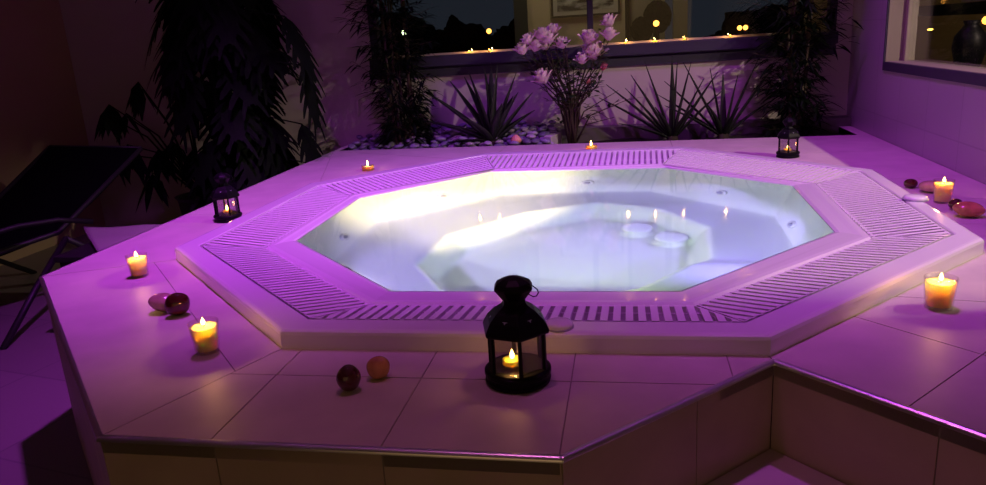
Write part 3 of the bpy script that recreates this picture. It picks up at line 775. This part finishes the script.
stm = bmesh.new(); lfm = bmesh.new(); rnd = random.Random(9)
for k in range(5):
    a = k * 1.3; tube(stm, [(.05 * math.cos(a), .05 * math.sin(a), .34), (.08 * math.cos(a), .08 * math.sin(a), 1.0), (.12 * math.cos(a), .1 * math.sin(a), 1.9)], [.022, .018, .012], 8)
for k in range(100):
    hz = rnd.uniform(.45, 2.05); az = rnd.uniform(0, 2 * PI); rr = rnd.uniform(.04, .16) * (1.15 if hz > .9 else .85)
    o = Vector((.07 * math.cos(az), .07 * math.sin(az), hz - .1)); e = o + Vector((math.cos(az) * rr * 1.0, math.sin(az) * rr * .9, rnd.uniform(.0, .16)))
    tube(stm, [o, o.lerp(e, .5) + Vector((0, 0, .03)), e], .004, 5)
    fingerleaf(lfm, e, Vector((math.cos(az) * .7, math.sin(az) * .7, rnd.uniform(-1.3, -.2))), rnd.uniform(.19, .27))
for (ex, ey, ez, dx, sz) in ((.50, -.1, 1.03, .15, .24), (.44, -.12, 1.28, .5, .26), (.40, .0, .72, .3, .26), (.42, 0, .50, .25, .24)):
    tube(stm, [(.05, 0, ez - .1), (ex * .5, ey, ez + .05), (ex, ey, ez)], .004, 5); fingerleaf(lfm, Vector((ex, ey, ez)), Vector((dx, 0, -1)), sz)
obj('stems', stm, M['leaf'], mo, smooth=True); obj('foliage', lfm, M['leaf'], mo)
sp = thing('fan_leaf_plant', 'smaller dark plant with drooping fan leaves behind the black lounger', 'plant', (-2.33, 1.62, 0))
bm = bmesh.new(); lathe(bm, [(.12, 0), (.15, .28), (.165, .30), (.145, .30), (.14, .27), (.002, .27)], 28); obj('pot', bm, M['pot'], sp)
stm = bmesh.new(); lfm = bmesh.new()
for (ex, ez, sz) in ((-.62, .70, .18), (-.46, .78, .24), (-.40, .72, .2), (-.26, .90, .22), (-.20, .86, .2), (-.12, 1.02, .2), (-.05, .95, .22), (.05, .80, .22), (-.33, .55, .25), (-.2, .5, .25), (-.1, .55, .25), (-.45, .5, .2), (.05, .5, .25), (-.3, .35, .25)):
    ey = rnd.uniform(-.2, .1); tip = Vector((ex, ey, ez + .09)); tube(stm, [(0, 0, .27), tip * .55 + Vector((0, 0, .22)), tip], [.007, .005, .003], 6)
    for j in range(9):
        a = rnd.uniform(0, 2 * PI); lance(lfm, tip, Vector((math.cos(a) * .55 - .1, math.sin(a) * .5, -.9)), sz * rnd.uniform(.6, 1), sz * .24)
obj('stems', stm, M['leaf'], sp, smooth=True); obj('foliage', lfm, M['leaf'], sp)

# ------------------------------------------------------------------ lounger and towel
lo = thing('sun_lounger', 'black reclining lounger with dark tube arms at the far left', 'lounger', (-2.7, .6, 0))
def rel(p): return (p[0] + 2.7, p[1] - .6, p[2])
TL, TR = Vector((-2.82, 1.05, .69)), Vector((-2.28, 1.05, .665)); BLo, BRo = Vector((-3.05, .62, .33)), Vector((-2.50, .62, .33))
def slab(name, p, q, r, s, th, m):
    bm = bmesh.new(); n = (q - p).cross(s - p).normalized() * th; n_ = 10; g = []
    for lay in (0, 1):
        g.append([[bm.verts.new(Vector(rel(p.lerp(q, i / n_).lerp(s.lerp(r, i / n_), j / n_) - Vector((0, 0, .02 * math.sin(PI * j / n_))))) - n * lay) for i in range(n_ + 1)] for j in range(n_ + 1)])
    for lay in (0, 1):
        for j in range(n_):
            for i in range(n_): bm.faces.new((g[lay][j][i], g[lay][j][i + 1], g[lay][j + 1][i + 1], g[lay][j + 1][i]))
    for i in range(n_):
        for (j) in (0, n_): bm.faces.new((g[0][j][i], g[0][j][i + 1], g[1][j][i + 1], g[1][j][i])); bm.faces.new((g[0][i][j], g[0][i + 1][j], g[1][i + 1][j], g[1][i][j]))
    return obj(name, bm, m, lo)
slab('backrest', TL, TR, BRo, BLo, .012, M['mesh'])
SL, SR = Vector((-3.20, .0, .30)), Vector((-2.64, .0, .30))
slab('seat', BLo, BRo, SR, SL, .012, M['mesh'])
bm = bmesh.new()
for (t, b, s) in ((TL, BLo, SL), (TR, BRo, SR)):
    tube(bm, [rel(t), rel(b), rel(s)], .013, 8)
tube(bm, [rel(TL), rel(TR)], .013, 8)
obj('frame', bm, M['tubeframe'], lo, smooth=True)
for sx, b, f in ((0, Vector((-2.36, .50, .33)), Vector((-2.31, -.02, 0))), (1, Vector((-3.05, .50, .33)), Vector((-3.0, -.05, 0)))):
    bm = bmesh.new(); tube(bm, [rel(b), rel(b.lerp(f, .5) + Vector((0, 0, .01))), rel(f)], .014, 8); obj('leg', bm, M['tubeframe'], lo, smooth=True)
    bm = bmesh.new(); g2 = Vector((b.x - .0, 1.0, .0)); tube(bm, [rel(b), rel(b.lerp(g2, .5)), rel(g2)], .014, 8); obj('leg', bm, M['tubeframe'], lo, smooth=True)
for x0 in (-2.30, -3.05):
    bm = bmesh.new(); tube(bm, [rel((x0, .62, .38)), rel((x0 - .08, .50, .42)), rel((x0 - .16, .35, .43)), rel((x0 - .26, .15, .41)), rel((x0 - .33, -.02, .36)), rel((x0 - .38, -.12, .28))], .012, 8); obj('armrest', bm, M['tubeframe'], lo, smooth=True)
stl = thing('low_stool', 'low dark stool under a pale towel beside the platform left side', 'stool', (-1.85, .25, 0))
bm = bmesh.new(); box(bm, -.22, .22, -.17, .17, .34, .365); obj('seat', bm, M['tubeframe'], stl, bevel=.004)
for sx in (-.19, .19):
    for sy in (-.14, .14):
        bm = bmesh.new(); box(bm, sx - .015, sx + .015, sy - .015, sy + .015, 0, .34); obj('leg', bm, M['tubeframe'], stl)
bm = bmesh.new(); g = []
quad = [Vector((-1.80, .02)), Vector((-1.60, .02)), Vector((-1.60, .465)), Vector((-2.225, .465))]
n_ = 18
for j in range(n_ + 1):
    row = []
    for i in range(n_ + 1):
        p = quad[0].lerp(quad[1], i / n_).lerp(quad[3].lerp(quad[2], i / n_), j / n_)
        z = .392 + .005 * math.sin(14 * p.x + 6 * p.y) + .003 * math.sin(31 * p.y)
        row.append(bm.verts.new((p.x, p.y, z)))
    g.append(row)
for j in range(n_):
    for i in range(n_): bm.faces.new((g[j][i], g[j][i + 1], g[j + 1][i + 1], g[j + 1][i]))
o = obj('towel', bm, M['towel'], smooth=True); sd = o.modifiers.new('solid', 'SOLIDIFY'); sd.thickness = .022; sd.offset = -1
tag(o, 'pale folded towel lying on the low stool at the platform left side', 'towel')

# ------------------------------------------------------------------ beyond the back window : night garden and built stand-in for the room reflection
M['night'] = mat('night_leaf', (.004, .005, .004), .9, spec=.0)
M['lawn'] = mat('dark_ground', (.03, .03, .028), .9)
bm = bmesh.new(); box(bm, -30, 30, YB + .12, 60, -.3, -.2); tag(obj('garden_ground', bm, M['lawn']), 'dark ground of the night garden outside the back window', 'ground', kind='stuff')
def hedge(x, y, w, d, h, label, seed):
    rnd = random.Random(seed); bm = bmesh.new(); bmesh.ops.create_icosphere(bm, subdivisions=5, radius=1)
    for v in bm.verts:
        c = v.co; f = 1 + .12 * math.sin(6 * c.x + seed) * math.cos(5 * c.y) + .08 * math.sin(13 * c.x + 3 * c.z) + rnd.uniform(-.06, .06)
        v.co = Vector((c.x * w * f, c.y * d * f, max(.002, h * .5 + c.z * h * .5 * f)))
    o = obj('bush', bm, M['night'], loc=(x, y, -.2)); return tag(o, label, 'bush', 'dark bushes in the night garden')
hd = [(-8.6, 17, 1.7, .8, 1.75), (-5.4, 16, 1.3, .8, 1.9), (-3.3, 13.5, .9, .8, 1.65), (-1.7, 12, .8, .8, 1.55), (2.9, 11.5, 1.5, .7, 1.5), (5.6, 13.5, 1.5, .8, 1.6)]
hl = ['dark bush farthest left beyond the back window', 'tallest dark bush beyond the window, second from the left', 'narrow dark bush beyond the window behind the left small lights', 'dark bush beyond the window just left of the reflected wall',
      'low dark bush beyond the window right of the reflected wall', 'dark bush farthest right beyond the back window']
for k, a in enumerate(hd): hedge(*a, hl[k], k)
# room reflection in the window glass, built as a solid wall
an = thing('reflected_room', 'cream wall with a framed picture, standing in for the room reflection in the back window', 'building', (0, 3.3, -.2))
bm = bmesh.new(); box(bm, -.50, .22, 0, .12, 0, 3.4); obj('wall', bm, mat('reflection_cream', (.66, .58, .40), .8), an)
bm = bmesh.new(); box(bm, .24, .50, .02, .12, 0, 3.4); box(bm, .56, .66, .02, .12, 0, 3.4); obj('wall_panel', bm, mat('reflection_grey', (.36, .33, .25), .8), an)
bm = bmesh.new(); box(bm, .215, .245, -.02, .1, 0, 3.4); obj('corner_post', bm, M['black'], an)
bm = bmesh.new(); box(bm, -.60, -.50, -.02, .1, 0, 3.4); obj('corner_board', bm, mat('reflection_dark', (.10, .10, .09), .8), an)
pic = thing('picture', 'grey landscape picture with pale mount on the wall standing in for the room reflection', 'picture', (-.07, 3.285, 1.26))
bm = bmesh.new(); box(bm, -.25, .25, -.012, .004, -.02 - .02, .42); obj('frame', bm, mat('picture_frame', (.02, .02, .02), .5), pic)
bm = bmesh.new(); box(bm, -.235, .235, -.0145, -.012, -.025, .405); obj('mount', bm, mat('picture_mount', (.55, .55, .5), .7), pic)
pm_ = bpy.data.materials.new('picture_print'); pm_.use_nodes = True; nt = pm_.node_tree; b = nt.nodes['Principled BSDF']
tc = nt.nodes.new('ShaderNodeTexCoord'); mp = nt.nodes.new('ShaderNodeMapping'); mp.inputs['Scale'].default_value = (5, 1, 14); nz = nt.nodes.new('ShaderNodeTexNoise'); nz.inputs['Scale'].default_value = 1.5; nz.inputs['Detail'].default_value = 8
rp = nt.nodes.new('ShaderNodeValToRGB'); rp.color_ramp.elements[0].position = .42; rp.color_ramp.elements[1].position = .6; rp.color_ramp.elements[0].color = (.03, .035, .04, 1); rp.color_ramp.elements[1].color = (.6, .62, .6, 1)
nt.links.new(tc.outputs['Object'], mp.inputs[0]); nt.links.new(mp.outputs[0], nz.inputs[0]); nt.links.new(nz.outputs[0], rp.inputs[0]); nt.links.new(rp.outputs[0], b.inputs['Base Color'])
bm = bmesh.new(); box(bm, -.205, .205, -.0165, -.0145, .005, .37); obj('print', bm, pm_, pic)
for (x, y, w, h, lb) in ((.33, 3.16, .06, .22, 'small round dark shape, left of the pair in the built room reflection'), (.44, 3.14, .075, .30, 'taller round dark shape, right of the pair in the built room reflection')):
    bm = bmesh.new(); bmesh.ops.create_icosphere(bm, subdivisions=4, radius=1)
    for v in bm.verts: c = v.co; f = 1 + random.uniform(-.05, .05); v.co = Vector((c.x * w * 1.3 * f, c.y * w * f, c.z * w * 1.5 * f + 1.0 + h - .12 + .2))
    lathe(bm, [(.03, 0), (.03, 1.0), (.05, 1.15)], 10)
    tag(obj('reflected_shape', bm, M['night'], loc=(x, y, -.2)), lb, 'shrub', 'round dark shapes in the built room reflection')
# pale street lamp far away; orange globes stand in for candle reflections
M['orangeglow'] = mat('lamp_and_glint_glow', (1, .6, .2), .5, emis=(1., .36, .05), estr=6)
M['greenlamp'] = mat('pale_lamp_glow', (.8, 1, .6), .5, emis=(.75, 1., .5), estr=12)
CAM = Vector((.2321, -2.4265, 1.1099))
def through(x, z, dist): # a place dist beyond the camera, seen above the sill at (x, z)
    d = Vector((x, 2.12, z)) - CAM; return CAM + d * (dist / d.y)
def far_lamp_and_glint(x, z, dist, r, m, label, pole=True):
    p = through(x, z, dist)
    t = thing('lamp_and_glint', label, 'lamp', (p.x, p.y, -.2), 0, 'far lamps beyond the back window')
    bm = bmesh.new(); bmesh.ops.create_icosphere(bm, subdivisions=2, radius=r); obj('lamp_globe', bm, m, t, smooth=True, loc=(0, 0, p.z + .2))
    bm = bmesh.new(); lathe(bm, [(.03, 0), (.02, p.z + .2 - r)], 8); obj('pole', bm, M['black'], t)
far_lamp_and_glint(-1.115, 1.175, 9, .032, M['greenlamp'], 'pale green white lamp seen through the left bamboo')
far_lamp_and_glint(-.588, 1.150, 9, .030, M['orangeglow'], 'orange globe standing in for a candle reflection high above the left part of the window sill')
far_lamp_and_glint(-.400, 1.150, 11, .030, M['orangeglow'], 'left of the pair of small globes standing in for candle reflections behind the magnolia')
far_lamp_and_glint(-.375, 1.150, 11, .030, M['orangeglow'], 'right of the pair of small globes standing in for candle reflections behind the magnolia')
far_lamp_and_glint(.395, 1.132, 1 + 4.25, .020, M['orangeglow'], 'orange globe standing in for a candle reflection beside the dark round shapes')
far_lamp_and_glint(.858, 1.078, 10, .030, M['orangeglow'], 'left of the two small globes standing in for candle reflections before the right bamboo')
far_lamp_and_glint(.890, 1.078, 10, .030, M['orangeglow'], 'right of the two small globes standing in for candle reflections before the right bamboo')
# tealights on the sill
for x, lb, pw in ((-.706, 'leftmost tealight on the back window sill', .05), (-.580, 'second tealight from the left on the back window sill', .05), (.222, 'tealight on the sill right of the magnolia blooms', .05),
              (.385, 'tealight on the sill before the round dark reflected shapes', .04), (.552, 'faint tealight on the sill between the two brighter right ones', .02), (.800, 'rightmost tealight on the back window sill', .05)):
    tealight(x, YB + .0, 1.0285, lb, 'tealights on the back window sill', r=.013, h=.010, power=pw, fl=.009 if pw > .03 else .006, boost=5)
# ------------------------------------------------------------------ beyond the right window : dim side room
bm = bmesh.new(); box(bm, 4.3, 4.4, -3, 3.8, -.1, 2.7); box(bm, XR + .12, 4.4, 3.7, 3.8, -.1, 2.7); box(bm, XR + .12, 4.4, -3, -2.9, -.1, 2.7); struct(obj('wall_beyond', bm, mat('side_wall', (.42, .30, .15), .8)))
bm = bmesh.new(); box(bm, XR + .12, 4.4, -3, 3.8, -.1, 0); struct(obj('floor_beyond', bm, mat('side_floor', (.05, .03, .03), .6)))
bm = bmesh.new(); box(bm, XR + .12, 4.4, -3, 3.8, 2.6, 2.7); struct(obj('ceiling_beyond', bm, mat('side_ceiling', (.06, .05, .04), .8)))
bm = bmesh.new(); box(bm, 1.95, 2.03, 1.0, 2.85, 1.075, 1.135); tag(obj('wall_shelf', bm, M['black'], bevel=.003), 'dark horizontal shelf board behind the right window', 'shelf')
bm = bmesh.new(); lathe(bm, [(.045, 0), (.05, .01), (.045, .03), (.07, .09), (.088, .16), (.082, .22), (.05, .26), (.036, .28), (.045, .30)], 32)
bmesh.ops.scale(bm, vec=(.78, .78, .85), verts=bm.verts)
tag(obj('vase', bm, M['black'], smooth=True, loc=(1.72, 1.27, .80)), 'dark bulbous vase standing behind the right window', 'vase')
bm = bmesh.new(); box(bm, 1.62, 1.85, .2, 1.7, .76, .80); lathe(bm, [(.02, 0), (.02, .76)], 8, 1.73, .4); lathe(bm, [(.02, 0), (.02, .76)], 8, 1.73, 1.5)
tag(obj('console_table', bm, M['black']), 'dark console table under the vase behind the right window', 'table')
def side_lamp(p, m, lb, s=(.02, .02, .02)):
    bm = bmesh.new(); bmesh.ops.create_icosphere(bm, subdivisions=3, radius=1); bmesh.ops.scale(bm, vec=s, verts=bm.verts)
    return tag(obj('lamp_bulb', bm, m, smooth=True, loc=p), lb, 'lamp', 'lights behind the right window')
side_lamp((2.2, 2.29, 1.035), M['orangeglow'], 'orange lamp beside the vase behind the right window', (.02, .02, .022))
side_lamp((2.2, 3.08, .985), mat('yellow_glow', (1, .7, .1), .5, emis=(1, .6, .08), estr=8), 'small flat yellow light behind the right window, left of the vase', (.017, .017, .006))
bm = bmesh.new(); lathe(bm, [(.14, 0), (.09, .11), (.085, .11), (.135, 0)], 28, caps=False)
tag(obj('cone_lamp', bm, mat('pale_shade', (.8, .72, .55), .8), smooth=True, loc=(1.99, 1.72, 1.137)), 'pale cone shade on the dark shelf behind the right window', 'lamp')

# ------------------------------------------------------------------ lights
def spot(name, loc, aim, power, col, ang, blend=.6, r=.05):
    L = bpy.data.lights.new(name, 'SPOT'); L.energy = power; L.color = col; L.spot_size = math.radians(ang); L.spot_blend = blend; L.shadow_soft_size = r
    o = bpy.data.objects.new(name, L); C.objects.link(o); o.location = loc; o.rotation_euler = (Vector(aim) - Vector(loc)).to_track_quat('-Z', 'Y').to_euler(); return o
VIO = (.36, .04, 1.); MAG = (.62, .07, 1.)
spot('ceiling_spot_and_fill', (-.86, -.42, 2.55), (-1.05, .10, .5), 235, MAG, 88, 1., .04)
spot('ceiling_spot_and_fill', (.62, -.55, 2.55), (.80, .0, .5), 120, MAG, 88, 1., .04)
spot('ceiling_spot_and_fill', (-.45, 1.05, 2.55), (-.55, 1.2, .5), 55, VIO, 80, 1., .04)
spot('ceiling_spot_and_fill', (.85, 1.0, 2.55), (.75, 1.35, .5), 60, MAG, 85, 1., .04)
spot('ceiling_spot_and_fill', (-2.4, -.5, 2.55), (-2.5, -.9, 0), 3.5, VIO, 80, 1., .04)
spot('ceiling_spot_and_fill', (-.1, -1.25, 2.55), (-.1, -1.6, .5), 13, (1., .22, .72), 76, 1., .04)  # added fill, not a known lamp: brightens and reddens the front tiles
# warm lamp of the side room shining in through the right window
spot('side_room_lamp', (2.62, -.485, 2.21), (1.2, .42, .5), 215, (1., .74, .60), 70, .35, .03)
plight('side_room_fill', (3.0, 2.6, .95), 2.2, (1., .7, .35), .05)  # added fill to brighten the wall behind the vase
# dim warm room light behind the camera
L = bpy.data.lights.new('room_glow', 'AREA'); L.energy = 4.6; L.color = (1., .60, .26); L.size = 2.2
o = bpy.data.objects.new('room_glow', L); C.objects.link(o); o.location = (.0, -4.4, .75); o.rotation_euler = (Vector((.1, -1.2, .2)) - Vector(o.location)).to_track_quat('-Z', 'Y').to_euler()
# added light on the built room reflection
L = bpy.data.lights.new('reflection_fill', 'AREA'); L.energy = 3.5; L.color = (1., .82, .5); L.size = .4
o = bpy.data.objects.new('reflection_fill', L); C.objects.link(o); o.location = (-.1, 2.7, 2.4); o.rotation_euler = (Vector((-.1, 3.3, 1.2)) - Vector(o.location)).to_track_quat('-Z', 'Y').to_euler()
# underwater lamps and two added violet fills, set in the front wall of the basin just below the lip
for x, y, az, pw, aim, col, ang in ((.24, -.770, 0, 620, (-.52, .56, -.035), (1., .80, .42), 54), (-.08, -.770, 0, 38, (.30, .7, -.13), (.72, 1., .52), 140),
                                (-.565, -.535, -45, 40, (.1, .5, -.36), (.46, .38, 1.), 140), (.565, -.535, 45, 15, (.1, .5, -.30), (.36, .28, 1.), 140)):  # violet pair added in place of ceiling light stopped by the water
    q = Vector((0, 1)); q = Matrix.Rotation(math.radians(az), 2) @ q
    spot('underwater_lamp_and_fill', (x + q.x * .034, y + q.y * .034, Z0 - .135), (aim[0], aim[1], Z0 + aim[2]), pw * .5, col, ang, 1., .015)
    bm = bmesh.new(); lathe(bm, [(.030, 0), (.030, .010), (.024, .013), (.002, .013)], 20)
    o = obj('lamp_and_fill_fitting', bm, M['grey_plastic'], tub, smooth=True, loc=(x, y, Z0 - .135)); o.rotation_euler = Vector((q.x, q.y, 0)).to_track_quat('Z', 'Y').to_euler()

for x, y, pw in ((.0, .68, 7.5), (.52, .44, 7.5), (.66, .0, 8), (-.60, .42, 4)):     # violet fills without fittings, added for ceiling light the water blocks
    spot('seat_fill', (x, y, Z0 - .055), (x * .82, y * .80, Z0 - .35), pw, (.42, .33, 1.), 140, 1., .012)

wd = bpy.data.worlds.new('night_sky'); sc.world = wd; wd.use_nodes = True
wd.node_tree.nodes['Background'].inputs[0].default_value = (.35, .42, .60, 1); wd.node_tree.nodes['Background'].inputs[1].default_value = .035

# ------------------------------------------------------------------ camera
cy, sy = math.cos(-.1907), math.sin(-.1907); cp, sp_ = math.cos(.2699), math.sin(.2699); cr, sr = math.cos(-.0637), math.sin(-.0637)
fwd = Vector((sy * cp, cy * cp, -sp_)); right = Vector((cy, -sy, 0)); up = right.cross(fwd)
r2 = right * cr + up * sr; u2 = -right * sr + up * cr
cam = bpy.data.cameras.new('camera'); co = bpy.data.objects.new('camera', cam); C.objects.link(co)
mw = Matrix.Identity(4)
for i in range(3): mw[i][0] = r2[i]; mw[i][1] = u2[i]; mw[i][2] = -fwd[i]; mw[i][3] = CAM[i]
co.matrix_world = mw; cam.sensor_width = 36; cam.lens = 738.43 / 986 * 36; cam.clip_start = .02; cam.clip_end = 200
sc.camera = co
sc.view_settings.view_transform = 'Standard'; sc.view_settings.look = 'None'; sc.view_settings.gamma = 1; sc.view_settings.exposure = 0
sc.view_settings.use_curve_mapping = False
sc.cycles.use_denoising = True; sc.cycles.max_bounces = 10; sc.cycles.transparent_max_bounces = 16; sc.cycles.sample_clamp_indirect = 4
sc.cycles.caustics_refractive = False; sc.cycles.caustics_reflective = False
